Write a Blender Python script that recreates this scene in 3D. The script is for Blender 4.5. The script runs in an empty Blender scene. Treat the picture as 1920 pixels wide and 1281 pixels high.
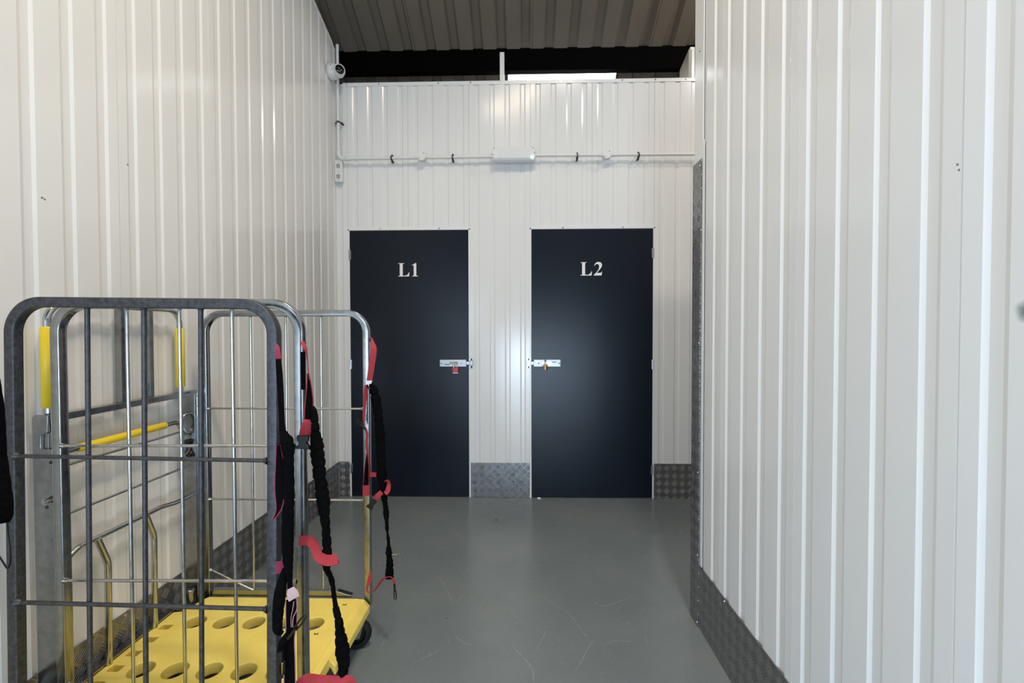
import bpy, bmesh, math, random
from mathutils import Vector, Matrix
random.seed(7)
S = bpy.context.scene
COL = S.collection
PI = math.pi
V = Vector

# ------------------------------------------------------------------ camera
CAM_H = 1.35
FPX = 847.82
YAW, PITCH, ROLL = .02474, .02031, -.00189
def cam_axes():
    c, s = math.cos(YAW), math.sin(YAW)
    r = V((c, s, 0)); f0 = V((-s, c, 0))
    c, s = math.cos(PITCH), math.sin(PITCH)
    fw = V((f0.x*c, f0.y*c, -s)); dn = V((-f0.x*s, -f0.y*s, -c))
    c, s = math.cos(ROLL), math.sin(ROLL)
    return r*c - dn*s, r*s + dn*c, fw
AR, AD, AF = cam_axes()
EYE = V((0, 0, CAM_H))
def _ray(u, v): return AF + AR*((u-960)/FPX) + AD*((v-640.5)/FPX)
def at_y(u, v, y):
    d = _ray(u, v); return EYE + d*(y/d.y)
def at_x(u, v, x):
    d = _ray(u, v); return EYE + d*(x/d.x)
def at_z(u, v, z):
    d = _ray(u, v); return EYE + d*((z-CAM_H)/d.z)
cd = bpy.data.cameras.new('camera'); cam = bpy.data.objects.new('camera', cd); COL.objects.link(cam)
cd.sensor_width = 36; cd.lens = FPX/1920*36; cd.clip_start = .02
M = Matrix((AR, -AD, -AF)).transposed().to_4x4(); M.translation = EYE
cam.matrix_world = M
S.camera = cam

# ------------------------------------------------------------------ materials
def mat(name, col, rough=.5, metal=0., spec=.5, coat=0.):
    m = bpy.data.materials.new(name); m.use_nodes = True
    b = m.node_tree.nodes['Principled BSDF']
    b.inputs['Base Color'].default_value = (*col, 1)
    b.inputs['Roughness'].default_value = rough
    b.inputs['Metallic'].default_value = metal
    b.inputs['Specular IOR Level'].default_value = spec
    if coat: b.inputs['Coat Weight'].default_value = coat; b.inputs['Coat Roughness'].default_value = .1
    return m
class NT:
    def __init__(s, m): s.t = m.node_tree; s.b = s.t.nodes['Principled BSDF']
    def n(s, typ, **k):
        x = s.t.nodes.new(typ)
        for a, b in k.items(): setattr(x, a, b)
        return x
    def l(s, a, b): s.t.links.new(a, b)
    def math(s, op, a, b=None, c=None):
        x = s.n('ShaderNodeMath', operation=op)
        for i, q in enumerate((a, b, c)):
            if q is None: continue
            if isinstance(q, (int, float)): x.inputs[i].default_value = q
            else: s.l(q, x.inputs[i])
        return x.outputs[0]
    def obj(s, scale=(1, 1, 1)):
        tc = s.n('ShaderNodeTexCoord'); mp = s.n('ShaderNodeMapping'); mp.inputs['Scale'].default_value = scale
        s.l(tc.outputs['Object'], mp.inputs[0]); return mp.outputs[0]
    def noise(s, vec, scale, detail=4, rough=.6):
        x = s.n('ShaderNodeTexNoise'); s.l(vec, x.inputs['Vector'])
        x.inputs['Scale'].default_value = scale; x.inputs['Detail'].default_value = detail; x.inputs['Roughness'].default_value = rough
        return x.outputs['Fac']
    def ramp(s, fac, stops):
        x = s.n('ShaderNodeValToRGB'); s.l(fac, x.inputs[0]); e = x.color_ramp.elements
        while len(e) < len(stops): e.new(.5)
        for el, (p, c) in zip(e, stops):
            el.position = p; el.color = (*c, 1) if len(c) == 3 else c
        return x.outputs[0]
    def color(s, o): s.l(o, s.b.inputs['Base Color'])
    def bump(s, h, strength, dist):
        x = s.n('ShaderNodeBump'); x.inputs['Strength'].default_value = strength; x.inputs['Distance'].default_value = dist
        s.l(h, x.inputs['Height']); s.l(x.outputs[0], s.b.inputs['Normal'])
def g3(v): return (v, v, v)

def mottled(name, c0, c1, rough, metal, scale, r1=None, bump=0, stretch=(1, 1, 1), spec=.5):
    m = mat(name, c0, rough, metal, spec); t = NT(m); v = t.obj(stretch); n = t.noise(v, scale, 6, .65)
    t.color(t.ramp(n, [(.3, c0), (.7, c1)]))
    if r1 is not None:
        t.l(t.ramp(n, [(.3, g3(rough)), (.7, g3(r1))]), t.b.inputs['Roughness'])
    if bump: t.bump(t.noise(v, scale*3, 3), bump, .001)
    return m

PANEL = mat('white_coated_steel', (.77, .765, .75), .2, 0, .5)
t = NT(PANEL); v = t.obj((1, 1, .25)); n = t.noise(v, 3, 3)
t.l(t.ramp(n, [(.3, g3(.14)), (.7, g3(.21))]), t.b.inputs['Roughness'])
t.bump(t.noise(t.obj((1, 1, .5)), 5, 2), .05, .004)
def marked_panel(name, marks):
    """the same coated steel with a few dirt marks: (centre, radius, colour, softness)"""
    m = PANEL.copy(); m.name = name; t = NT(m)
    tc = t.n('ShaderNodeTexCoord'); nz = t.n('ShaderNodeTexNoise'); nz.inputs['Scale'].default_value = 60
    t.l(tc.outputs['Object'], nz.inputs['Vector']); prev = None
    for c, r, col, soft in marks:
        d = t.n('ShaderNodeVectorMath', operation='DISTANCE'); t.l(tc.outputs['Object'], d.inputs[0]); d.inputs[1].default_value = c
        e = t.math('ADD', d.outputs['Value'], t.math('MULTIPLY', t.math('SUBTRACT', nz.outputs['Fac'], .5), r*.7))
        f = t.n('ShaderNodeMapRange'); f.inputs['From Min'].default_value = r; f.inputs['From Max'].default_value = r*(1-soft); t.l(e, f.inputs['Value'])
        x = t.n('ShaderNodeMix', data_type='RGBA'); x.inputs[7].default_value = (*col, 1)
        if prev: t.l(prev, x.inputs[6])
        else: x.inputs[6].default_value = (.77, .765, .75, 1)
        t.l(f.outputs[0], x.inputs[0]); prev = x.outputs[2]
    t.color(prev); return m
TRIMW = mat('white_trim_steel', (.78, .775, .765), .25)

def tread(name, col, rough):
    m = mat(name, col, rough, .85)
    t = NT(m)
    tc = t.n('ShaderNodeTexCoord'); sx = t.n('ShaderNodeSeparateXYZ'); t.l(tc.outputs['Object'], sx.inputs[0])
    h = t.math('ADD', sx.outputs[0], sx.outputs[1]); k = 1/(math.sqrt(2)*.044)
    a = t.math('MULTIPLY', t.math('ADD', h, sx.outputs[2]), k)
    b = t.math('MULTIPLY', t.math('SUBTRACT', h, sx.outputs[2]), k)
    par = t.math('FLOORED_MODULO', t.math('ADD', t.math('FLOOR', a), t.math('FLOOR', b)), 2)
    fa = t.math('SUBTRACT', t.math('FRACT', a), .5); fb = t.math('SUBTRACT', t.math('FRACT', b), .5)
    mx = lambda p, q: t.math('ADD', t.math('MULTIPLY', p, par), t.math('MULTIPLY', q, t.math('SUBTRACT', 1, par)))
    st, lo = mx(fa, fb), mx(fb, fa)
    bars = t.math('MAXIMUM', t.math('COSINE', t.math('MULTIPLY', t.math('ADD', st, .1), 2*PI*5)), -.2)
    msk = t.math('MULTIPLY', t.math('LESS_THAN', t.math('ABSOLUTE', st), .40), t.math('LESS_THAN', t.math('ABSOLUTE', lo), .43))
    t.bump(t.math('MULTIPLY', t.math('ADD', bars, .2), msk), .9, .0022)
    nz = t.noise(tc.outputs['Object'], 25, 5)
    t.l(t.ramp(nz, [(.3, g3(rough*.8)), (.75, g3(min(1, rough*1.5)))]), t.b.inputs['Roughness'])
    return m
TREAD = tread('aluminium_tread_plate', (.29, .285, .29), .26)

FLOOR = mat('grey_floor_paint', (.13, .142, .146), .4)
t = NT(FLOOR); v = t.obj(); n = t.noise(v, 1.7, 6, .6); n2 = t.noise(v, 90, 3)
mixn = t.math('ADD', t.math('MULTIPLY', n, .75), t.math('MULTIPLY', n2, .25))
t.color(t.ramp(mixn, [(.3, (.140, .170, .183)), (.5, (.162, .192, .206)), (.72, (.194, .216, .222))]))
t.l(t.ramp(t.noise(v, 6, 6), [(.3, g3(.18)), (.75, g3(.31))]), t.b.inputs['Roughness'])
t.bump(t.noise(v, 160, 2), .12, .001)
SCUFF = mottled('floor_scuff', (.185, .21, .215), (.42, .44, .44), .5, 0, 70)
NAVY = mat('navy_laminate', (.006, .010, .0175), .28, 0, .25)
t = NT(NAVY); t.bump(t.noise(t.obj((1, 1, .6)), 260, 2), .35, .0008)
VINYL = mat('white_vinyl', (.82, .82, .8), .45)
GALV = mottled('galvanised_steel', (.27, .28, .28), (.38, .39, .39), .15, 1, 40, .27)
GALVD = mottled('weathered_galvanised_steel', (.045, .047, .053), (.12, .123, .135), .42, .8, 90, .6, .25)
ZINC = mottled('zinc_plated_steel', (.46, .47, .47), (.6, .61, .61), .14, 1, 30, .24)
YPLAST = mottled('yellow_moulded_plastic', (.84, .65, .12), (.90, .73, .18), .42, 0, 14, .55, .1)
YGRIP = mat('yellow_grip_sleeve', (.82, .60, .02), .4)
RUBBER = mottled('black_rubber', (.006, .006, .0065), (.014, .014, .015), .55, 0, 30, spec=.25)
HUB = mat('grey_wheel_hub', (.42, .45, .48), .4)
WRED = mottled('red_webbing', (.32, .018, .03), (.42, .032, .045), .75, 0, 400, None, .5)
WMAG = mottled('dark_red_webbing', (.24, .014, .045), (.34, .025, .065), .75, 0, 400, None, .5)
WBLK = mottled('black_webbing', (.0018, .0015, .0017), (.005, .0035, .0042), .9, 0, 300, None, .5, spec=.05)
BUNG = mottled('black_elastic_sleeve', (.0012, .0012, .0013), (.004, .004, .0045), .9, 0, 120, None, .6, spec=.05)
PBLK = mat('black_plastic', (.006, .006, .0065), .32, 0, .3)
PINK = mat('faded_pink_tape', (.50, .35, .37), .7)
PINKE = mat('faded_pink_edging', (.42, .2, .24), .7)
WHT = mat('white_tape', (.8, .8, .78), .6)
WPLAST = mat('white_moulded_plastic', (.74, .735, .72), .35)
DARK = mat('dark_slot', (.03, .03, .03), .6)
STEELD = mat('dark_steel_clip', (.10, .10, .10), .4, .7)
ROOF = mottled('beige_roof_sheet', (.16, .131, .10), (.178, .148, .115), .5, 0, 4)
BEAM = mat('black_painted_steel', (.0015, .0015, .0015), .7, 0, .03)
LENSG = mat('camera_lens_glass', (.004, .004, .005), .04, 0, .6)
DIFF = mat('clear_ribbed_diffuser', (.80, .80, .80), .14, 0, .5, .4)
REDEN = mat('red_enamel', (.42, .035, .03), .35)
BRASS = mat('brass', (.72, .46, .14), .3, 1)
WOOD = mat('pale_wood', (.72, .52, .30), .6)
def emis(name, col, st):
    m = mat(name, col, .5); b = m.node_tree.nodes['Principled BSDF']
    b.inputs['Emission Color'].default_value = (*col, 1); b.inputs['Emission Strength'].default_value = st; return m
LED = emis('green_led', (.45, 1, .6), 30)
SKYL = emis('translucent_rooflight', (.95, .98, 1), 6)

# ------------------------------------------------------------------ mesh builder
class MB:
    def __init__(s): s.v = []; s.f = []; s.sm = []; s.mi = []
    def add(s, vs, fs, smooth=False, mi=0):
        o = len(s.v); s.v += [V(p) for p in vs]
        for f in fs: s.f.append([i+o for i in f]); s.sm.append(smooth); s.mi.append(mi)
    def box(s, x0, x1, y0, y1, z0, z1, mi=0):
        s.add([(x0, y0, z0), (x1, y0, z0), (x1, y1, z0), (x0, y1, z0), (x0, y0, z1), (x1, y0, z1), (x1, y1, z1), (x0, y1, z1)],
              [(3, 2, 1, 0), (4, 5, 6, 7), (0, 1, 5, 4), (1, 2, 6, 5), (2, 3, 7, 6), (3, 0, 4, 7)], False, mi); return s
    def prism(s, poly, axis, a, b, mi=0):
        """extrude a polygon (list of 2-D points) along x, y or z from a to b"""
        mk = {'x': lambda p, t: (t, p[0], p[1]), 'y': lambda p, t: (p[0], t, p[1]), 'z': lambda p, t: (p[0], p[1], t)}[axis]
        n = len(poly)
        s.add([mk(p, a) for p in poly]+[mk(p, b) for p in poly],
              [tuple(range(n))[::-1], tuple(range(n, 2*n))]+[(i, (i+1) % n, n+(i+1) % n, n+i) for i in range(n)], False, mi); return s
    def sweep(s, path, prof, up=None, smooth=True, mi=0, scales=None, twist=None, closed=False):
        path = [V(p) for p in path]; n = len(path); m = len(prof)
        T = []
        for i in range(n):
            if closed: d = path[(i+1) % n]-path[i-1]
            else: d = path[min(i+1, n-1)]-path[max(i-1, 0)]
            T.append(d.normalized())
        u = V(up) if up else (V((0, 0, 1)) if abs(T[0].z) < .9 else V((1, 0, 0)))
        u = (u-T[0]*u.dot(T[0])).normalized()
        vs = []
        for i in range(n):
            if i:
                q = T[i-1].rotation_difference(T[i]); u = q @ u; u = (u-T[i]*u.dot(T[i])).normalized()
            w = T[i].cross(u); k = scales[i] if scales else 1
            kx, ky = k if isinstance(k, (tuple, list)) else (k, k)
            a = twist[i] if twist else 0; ca, sa = math.cos(a), math.sin(a)
            for (x, y) in prof:
                x, y = x*kx, y*ky; vs.append(path[i]+u*(x*ca-y*sa)+w*(x*sa+y*ca))
        fs = [(i*m+j, i*m+(j+1) % m, (i+1)*m+(j+1) % m, (i+1)*m+j) for i in range(n-1) for j in range(m)]
        if closed: fs += [((n-1)*m+j, (n-1)*m+(j+1) % m, (j+1) % m, j) for j in range(m)]
        s.add(vs, fs, smooth, mi)
        if not closed: s.add(vs[:m], [tuple(range(m))[::-1]], False, mi); s.add(vs[-m:], [tuple(range(m))], False, mi)
        return s
    def tube(s, path, r, n=12, **k):
        if isinstance(r, (list, tuple)): k['scales'] = list(r); r = 1
        return s.sweep(path, [(r*math.cos(2*PI*i/n), r*math.sin(2*PI*i/n)) for i in range(n)], **k)
    def cyl(s, a, b, r, n=20, mi=0): return s.tube([a, b], r, n, mi=mi)
    def lathe(s, c, axis, prof, n=24, mi=0, smooth=True):
        """prof: (radius, distance along axis)"""
        ax = V(axis).normalized(); u = ax.orthogonal().normalized(); w = ax.cross(u); c = V(c); m = len(prof)
        vs = [c+ax*h+(u*math.cos(2*PI*i/n)+w*math.sin(2*PI*i/n))*r for i in range(n) for (r, h) in prof]
        s.add(vs, [(i*m+j, ((i+1) % n)*m+j, ((i+1) % n)*m+j+1, i*m+j+1) for i in range(n) for j in range(m-1)], smooth, mi); return s
    def ribbon(s, pts, wid, th=.0016, mi=0, nrm=None):
        """flat band: pts centre line, wid half-width vectors"""
        vs = []; n = len(pts)
        for i in range(n):
            tn = (V(pts[min(i+1, n-1)])-V(pts[max(i-1, 0)])).normalized(); nn = tn.cross(V(wid[i])).normalized()*th/2
            p, w = V(pts[i]), V(wid[i])
            vs += [p-w-nn, p+w-nn, p+w+nn, p-w+nn]
        fs = [(i*4+j, i*4+(j+1) % 4, (i+1)*4+(j+1) % 4, (i+1)*4+j) for i in range(n-1) for j in range(4)]
        fs += [(3, 2, 1, 0), tuple(4*n-4+k for k in range(4))]
        s.add(vs, fs, False, mi); return s
    def xf(s, fn): s.v = [V(fn(p)) for p in s.v]; return s
    def build(s, name, mats, parent=None, org=(0, 0, 0), bevel=0, weld=True):
        org = V(org)
        me = bpy.data.meshes.new(name); me.from_pydata([p-org for p in s.v], [], s.f)
        for m in (mats if isinstance(mats, (list, tuple)) else [mats]): me.materials.append(m)
        for p, a, b in zip(me.polygons, s.sm, s.mi): p.use_smooth = a; p.material_index = b
        bm = bmesh.new(); bm.from_mesh(me); bmesh.ops.recalc_face_normals(bm, faces=bm.faces); bm.to_mesh(me); bm.free()
        me.update()
        o = bpy.data.objects.new(name, me); COL.objects.link(o)
        if parent: o.parent = parent
        else: o.location = org
        if bevel:
            b = o.modifiers.new('edge', 'BEVEL'); b.width = bevel; b.segments = 2; b.limit_method = 'ANGLE'; b.angle_limit = .7
        return o
def tag(o, label, cat=None, group=None, kind=None):
    o['label'] = label
    if cat: o['category'] = cat
    if group: o['group'] = group
    if kind: o['kind'] = kind
    return o
def struct(o, label=None):
    o['kind'] = 'structure'
    if label: o['label'] = label
    return o
def thing(name, loc, label, cat, group=None):
    o = bpy.data.objects.new(name, None); COL.objects.link(o); o.location = loc; o.empty_display_size = .05
    return tag(o, label, cat, group)
def fillet(pts, r, n=7):
    pts = [V(p) for p in pts]; out = [pts[0]]
    for i in range(1, len(pts)-1):
        a, b, c = pts[i-1], pts[i], pts[i+1]; d1 = (a-b).normalized(); d2 = (c-b).normalized()
        ang = d1.angle(d2); t = min(r/math.tan(ang/2), (a-b).length*.49, (c-b).length*.49); rr = t*math.tan(ang/2)
        ctr = b+(d1+d2).normalized()*(rr/math.sin(ang/2)); p0 = b+d1*t; p1 = b+d2*t
        e0, e1 = p0-ctr, p1-ctr; tot = e0.angle(e1); ax = e0.cross(e1).normalized()
        for k in range(n+1): out.append(ctr+Matrix.Rotation(tot*k/n, 3, ax) @ e0)
    out.append(pts[-1]); return out
def spline(rows, n=6):
    """Catmull-Rom through rows of numbers"""
    out = []; R = [list(rows[0])]+[list(r) for r in rows]+[list(rows[-1])]
    for i in range(1, len(R)-2):
        for k in range(n):
            t = k/n; out.append([.5*(2*b+(c-a)*t+(2*a-5*b+4*c-d)*t*t+(3*b-a-3*c+d)*t**3) for a, b, c, d in zip(R[i-1], R[i], R[i+1], R[i+2])])
    out.append(list(rows[-1])); return out
def rsq(w, h, r=.004, n=3):
    o = []
    for cx, cy, a in ((w/2-r, h/2-r, 0), (-w/2+r, h/2-r, 90), (-w/2+r, -h/2+r, 180), (w/2-r, -h/2+r, 270)):
        for k in range(n+1): q = math.radians(a+90*k/n); o.append((cx+r*math.cos(q), cy+r*math.sin(q)))
    return o
def dome(mb, c, axis, r, h, n=10, mi=0): mb.lathe(c, axis, [(r, 0), (r*.92, h*.45), (r*.6, h*.85), (.0001, h)], n, mi)
def plate_poly(name, outer, holes, z0, z1, bev):
    """flat outline with holes, thickened, as a mesh (via a filled curve)"""
    cu = bpy.data.curves.new(name, 'CURVE'); cu.dimensions = '2D'; cu.fill_mode = 'BOTH'
    cu.extrude = (z1-z0)/2-bev; cu.bevel_depth = bev; cu.bevel_resolution = 2; cu.offset = -bev
    for pl in [outer]+holes:
        sp = cu.splines.new('POLY'); sp.points.add(len(pl)-1); sp.use_cyclic_u = True
        for p, (x, y) in zip(sp.points, pl): p.co = (x, y, 0, 1)
    o = bpy.data.objects.new(name+'_outline', cu); COL.objects.link(o)
    dg = bpy.context.evaluated_depsgraph_get(); me = bpy.data.meshes.new_from_object(o.evaluated_get(dg))
    bpy.data.objects.remove(o); bpy.data.curves.remove(cu)
    zc = (z0+z1)/2
    mb = MB(); mb.add([(q.co.x, q.co.y, q.co.z+zc) for q in me.vertices], [tuple(p.vertices) for p in me.polygons]); bpy.data.meshes.remove(me)
    return mb
def circ(cx, cy, r, n=28): return [(cx+r*math.cos(2*PI*i/n), cy+r*math.sin(2*PI*i/n)) for i in range(n)]

# ------------------------------------------------------------------ shell
XL, XR, YB, YE = -1.5176, .8033, 3.666, 2.142      # wall faces: long wall, short wall, end wall, corner of the short wall
YF, XS = -3.9, 3.6
OY0, OY1, OZ = -3.4, -1.2, 2.1                       # loading opening in the long wall, behind the camera                                   # wall behind the camera, end of the side passage
PITCHW = .125
def profile(t0, t1, seam, pitch=PITCHW, gd=.0055):
    """liner sheet: wide flats, shallow grooves, a thin lap joint every four grooves; returns (t, depth)"""
    pts = [(t0, 0)]
    k = math.floor((t0-seam)/pitch)-1
    feats = []
    while seam+k*pitch < t1+pitch:
        c = seam+(k+.5)*pitch
        feats += [(c-.0235, 0), (c-.011, gd), (c+.013, gd), (c+.0225, 0)]
        if k % 4 == 0:
            x = seam+k*pitch; feats += [(x-.0034, -.0010), (x-.0008, .005), (x+.0008, .005), (x+.0026, 0)]
        k += 1
    feats.sort()
    pts += [p for p in feats if t0 < p[0] < t1]; pts.append((t1, 0)); return pts
def panel_wall(mb, t0, t1, z0, z1, place, seam, thick=.05, pitch=PITCHW):
    """place(t, depth, z); z1 may be a function of t"""
    pr = profile(t0, t1, seam, pitch); top = z1 if callable(z1) else (lambda q: z1); n = len(pr)
    ring = [(t, d) for t, d in pr]+[(t1, thick), (t0, thick)]
    vs = [place(t, d, z0) for t, d in ring]+[place(t, d, top(t)) for t, d in ring]; m = len(ring)
    fs = [(i, (i+1) % m, m+(i+1) % m, m+i) for i in range(m)]
    for o in (0, m):
        for i in range(n-1):
            fs.append((o+i, o+i+1, o+n, o+n+1) if 0 else (o+i, o+i+1, o+n+1) if i < n//2 else (o+i, o+i+1, o+n))
        fs.append((o+n//2, o+n, o+n+1))
    mb.add(vs, fs)

fl = MB(); fl.box(-1.65, XS+.1, YF-.1, 6.1, -.12, 0)
def scuff(pts, w):
    q = spline([(p.x, p.y) for p in (at_z(690+a*.328, 920+b*.328, 0) for a, b in pts)], 5) if len(pts) > 2 else [(p.x, p.y) for p in (at_z(690+a*.328, 920+b*.328, 0) for a, b in pts)]
    n = len(q); P = [V((x, y, .0005)) for x, y in q]; ws = []
    for i in range(n):
        tn = (P[min(i+1, n-1)]-P[max(i-1, 0)]).normalized(); k = w*(.35+.65*random.random())*(.3 if i in (0, n-1) else 1)
        ws.append(V((-tn.y, tn.x, 0))*k/2)
    vs = []
    for p, k in zip(P, ws): vs += [p-k, p+k]
    fl.add(vs, [(2*i, 2*i+1, 2*i+3, 2*i+2) for i in range(n-1)], False, 1)
for pts, w in [([(365,155),(460,205),(550,278)],2), ([(335,180),(345,160),(372,152)],2), ([(395,480),(435,540),(490,650)],2.5), ([(495,650),(540,605),(590,590)],3),
    ([(680,655),(745,662)],4), ([(805,672),(860,740),(910,815)],2.5), ([(1020,800),(990,860),(965,910)],2.5), ([(980,605),(1050,640),(1110,680),(1170,730),(1220,800),(1255,840)],3),
    ([(1265,630),(1290,628)],5), ([(1290,640),(1345,660),(1420,650)],4), ([(1340,660),(1420,640),(1520,600)],3), ([(1400,695),(1480,640),(1560,605),(1690,618)],2), ([(1600,640),(1640,625),(1690,615)],2),
    ([(1410,735),(1450,755),(1505,760)],3), ([(820,880),(870,940),(915,985),(945,1040),(945,1100)],4), ([(260,985),(330,955),(400,915)],4), ([(500,835),(545,870),(590,885)],5),
    ([(870,525),(1000,515),(1040,505)],2), ([(1110,435),(1200,420),(1290,395),(1400,350),(1560,310)],2), ([(1060,345),(1180,350)],2), ([(1350,890),(1380,870),(1420,860),(1500,865)],3),
    ([(1355,940),(1350,890)],2.5), ([(1310,870),(1335,880)],4), ([(1180,1035),(1220,980),(1260,900),(1290,860)],2.5), ([(350,705),(365,740)],3), ([(60,910),(100,845),(130,795)],2),
    ([(570,1030),(550,1070)],2.5), ([(990,1040),(1050,1075)],3), ([(120,690),(160,685)],6), ([(1320,1045),(1350,1040)],5), ([(470,365),(520,440),(575,520)],1.6), ([(230,250),(285,320)],1.6),
    ([(1685,690),(1780,690)],2), ([(60,745),(95,735)],5), ([(350,985),(375,970)],6), ([(0,965),(60,905)],2), ([(1700,610),(1780,555)],1.6), ([(480,750),(495,830)],2), ([(850,985),(905,990)],2.5)]:
    scuff(pts, w*.00085)
rs = random.Random(11)
for _ in range(60):
    x, y = rs.uniform(60, 1750), rs.uniform(120, 1080); a = rs.choice((rs.uniform(-.5, .2), rs.uniform(.6, 1.4))); l = rs.uniform(15, 120)
    scuff([(x, y), (x+l*.5*math.cos(a)+rs.uniform(-4, 4), y+l*.5*math.sin(a)+rs.uniform(-4, 4)), (x+l*math.cos(a), y+l*math.sin(a))], rs.uniform(.7, 1.5)*.00085)
# two dark spots of dirt
for a, b, r in ((735, 168, .009), (450, 731, .005)):
    p = at_z(690+a*.328, 920+b*.328, 0)
    fl.add([(p.x+r*math.cos(i)*random.uniform(.6, 1.2), p.y+r*math.sin(i), .0005) for i in (0, .8, 1.6, 2.4, 3.2, 4, 4.8, 5.6)], [tuple(range(8))], False, 2)
struct(fl.build('floor', [FLOOR, SCUFF, DARK]), 'grey painted concrete floor with pale scratches')

# long wall beside the cages: its top follows the roof
ltop = lambda y: 3.66+.33*(3.62-y) if y < 4.2 else 3.46
w = MB()
for a, b, z in ((YF, OY0, 0), (OY0, OY1, OZ), (OY1, YB, 0)): panel_wall(w, a, b, z, ltop, lambda t_, d, z: (XL-d, t_, z), 1.674)
PANEL_L = marked_panel('white_coated_steel_marked', [(tuple(at_x(u, v_, XL)), r_, (.15, .14, .12), .4) for u, v_, r_ in ((79, 371, .004), (84, 374, .004), (240, 309, .006), (243, 311, .005), (133, 120, .003))])
struct(w.build('wall_left', PANEL_L), 'long white ribbed steel wall behind the roll containers')
w = MB(); w.box(XL-.05, XL, YB+.051, 6.0, 0, 3.2); struct(w.build('wall_unit', PANEL))
# short wall on the other side, ending at the side passage
w = MB(); panel_wall(w, YF, YE, 0, 3.39, lambda t_, d, z: (XR+d, t_, z), 1.354, .06)
PANEL_R = marked_panel('white_coated_steel_smudged', [(tuple(at_x(1926, 585, XR)), .021, (.22, .25, .27), .7)]+[(tuple(at_x(u, v_, XR)), .0028, (.2, .19, .16), .4) for u, v_ in ((1763, 214), (1754, 241), (1743, 276), (1795, 309), (1798, 319))])
struct(w.build('wall_right', PANEL_R), 'tall white ribbed steel wall ending at the corner guard')
w = MB(); w.box(XR+.061, XS, YE-.06, YE, 0, 3.39); struct(w.build('wall_passage', PANEL))
w = MB(); w.box(XS, XS+.06, YE-.06, 6, 0, 3.5); struct(w.build('wall_side', PANEL))
w = MB(); w.box(XL-.05, XS+.06, 6, 6.06, 0, 3.4); struct(w.build('wall_rear', PANEL))
# end wall with the two unit doors
HT = 3.362; D1 = (-1.414, -.442); D2 = (.065, 1.043); HD = 2.18
w = MB(); pl = lambda t_, d, z: (t_, YB+d, z); bp = .1236
for a, b, z in ((XL, D1[0], 0), (D1[0], D1[1], HD+.003), (D1[1], D2[0], 0), (D2[0], D2[1], HD+.003), (D2[1], XS, 0)):
    panel_wall(w, a, b, z, HT, pl, -.929, .05, bp)
struct(w.build('wall_back', PANEL), 'white ribbed steel end wall with two dark unit doors')
# wall behind the camera
w = MB(); OX0, OX1, OX2 = -.45, .79, 1.25
w.box(XL, OX0, YF-.05, YF, 0, 6.2); w.box(OX0, OX1, YF-.05, YF, OX2, 6.2); w.box(OX1, XR+.06, YF-.05, YF, 0, 6.2)
struct(w.build('wall_front', mat('dim_space_grey', (.16, .165, .17), .5)))  # unseen; dark grey stands in for dim space reflected in the steel
# partition between two units behind the end wall
w = MB(); w.prism([(3.72, 0), (3.93, 0), (3.93, 3.575), (3.72, 3.625)], 'x', 1.335, 1.36)
struct(w.build('wall_divider', mat('beige_board', (.33, .31, .25), .5)))

# roof: box-profile sheet sloping down away from the camera, with one rooflight
SL = .525; RY, RZ = 3.95, 3.80
def roof_z(y): return RZ-SL*(y-RY)
def roof_prof(x0, x1, ph=.02, pitch=.203):
    pts = [(x0, 0)]; k = math.floor((x0-ph)/pitch)
    fe = []
    while ph+k*pitch < x1:
        c = ph+k*pitch; fe += [(c-.046, 0), (c-.026, .036), (c+.026, .036), (c+.046, 0)]
        if k % 5 == 0: fe += [(c+.060, 0), (c+.062, .006), (c+.064, 0)]
        k += 1
    pts += [p for p in fe if x0 < p[0] < x1]; pts.append((x1, 0)); return pts
def roof_sheet(mb, x0, x1, y0, y1, mi=0):
    pr = roof_prof(x0, x1); n = len(pr); up = .03
    lo = [(x, y, roof_z(y)+h) for y in (y0, y1) for x, h in pr]
    hi = [(x, y, roof_z(y)+h+.004) for y in (y0, y1) for x, h in pr]
    fs = [(i, i+1, n+i+1, n+i) for i in range(n-1)]; m = 2*n
    fs += [tuple(m+k for k in f[::-1]) for f in fs]
    fs += [(i, i+1, m+i+1, m+i) for i in range(n-1)]+[(n+i, n+i+1, m+n+i+1, m+n+i) for i in range(n-1)]
    fs += [(0, n, m+n, m), (n-1, 2*n-1, m+2*n-1, m+n-1)]
    mb.add(lo+hi, fs, False, mi)
r = MB(); RX0, RX1 = -.135, .845
roof_sheet(r, -4, 4.2, YF-.4, 4.02); roof_sheet(r, -4, RX0, 4.02, 6.1); roof_sheet(r, RX1, 4.2, 4.02, 6.1); roof_sheet(r, RX0, RX1, 4.9, 6.1)
struct(r.build('ceiling', ROOF), 'sloping roof of beige profiled steel sheet')
r = MB(); roof_sheet(r, RX0+.001, RX1-.001, 4.022, 4.898); struct(r.build('window_1', SKYL), 'bright translucent rooflight strip beyond the dark beam')
b = MB()
b.box(-2.6, 3.6, 3.955, 3.967, 3.61, 3.805); b.box(-2.6, 3.6, 3.93, 3.99, 3.597, 3.61)
struct(b.build('roof_beam', BEAM), 'black steel beam under the roof edge')

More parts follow.
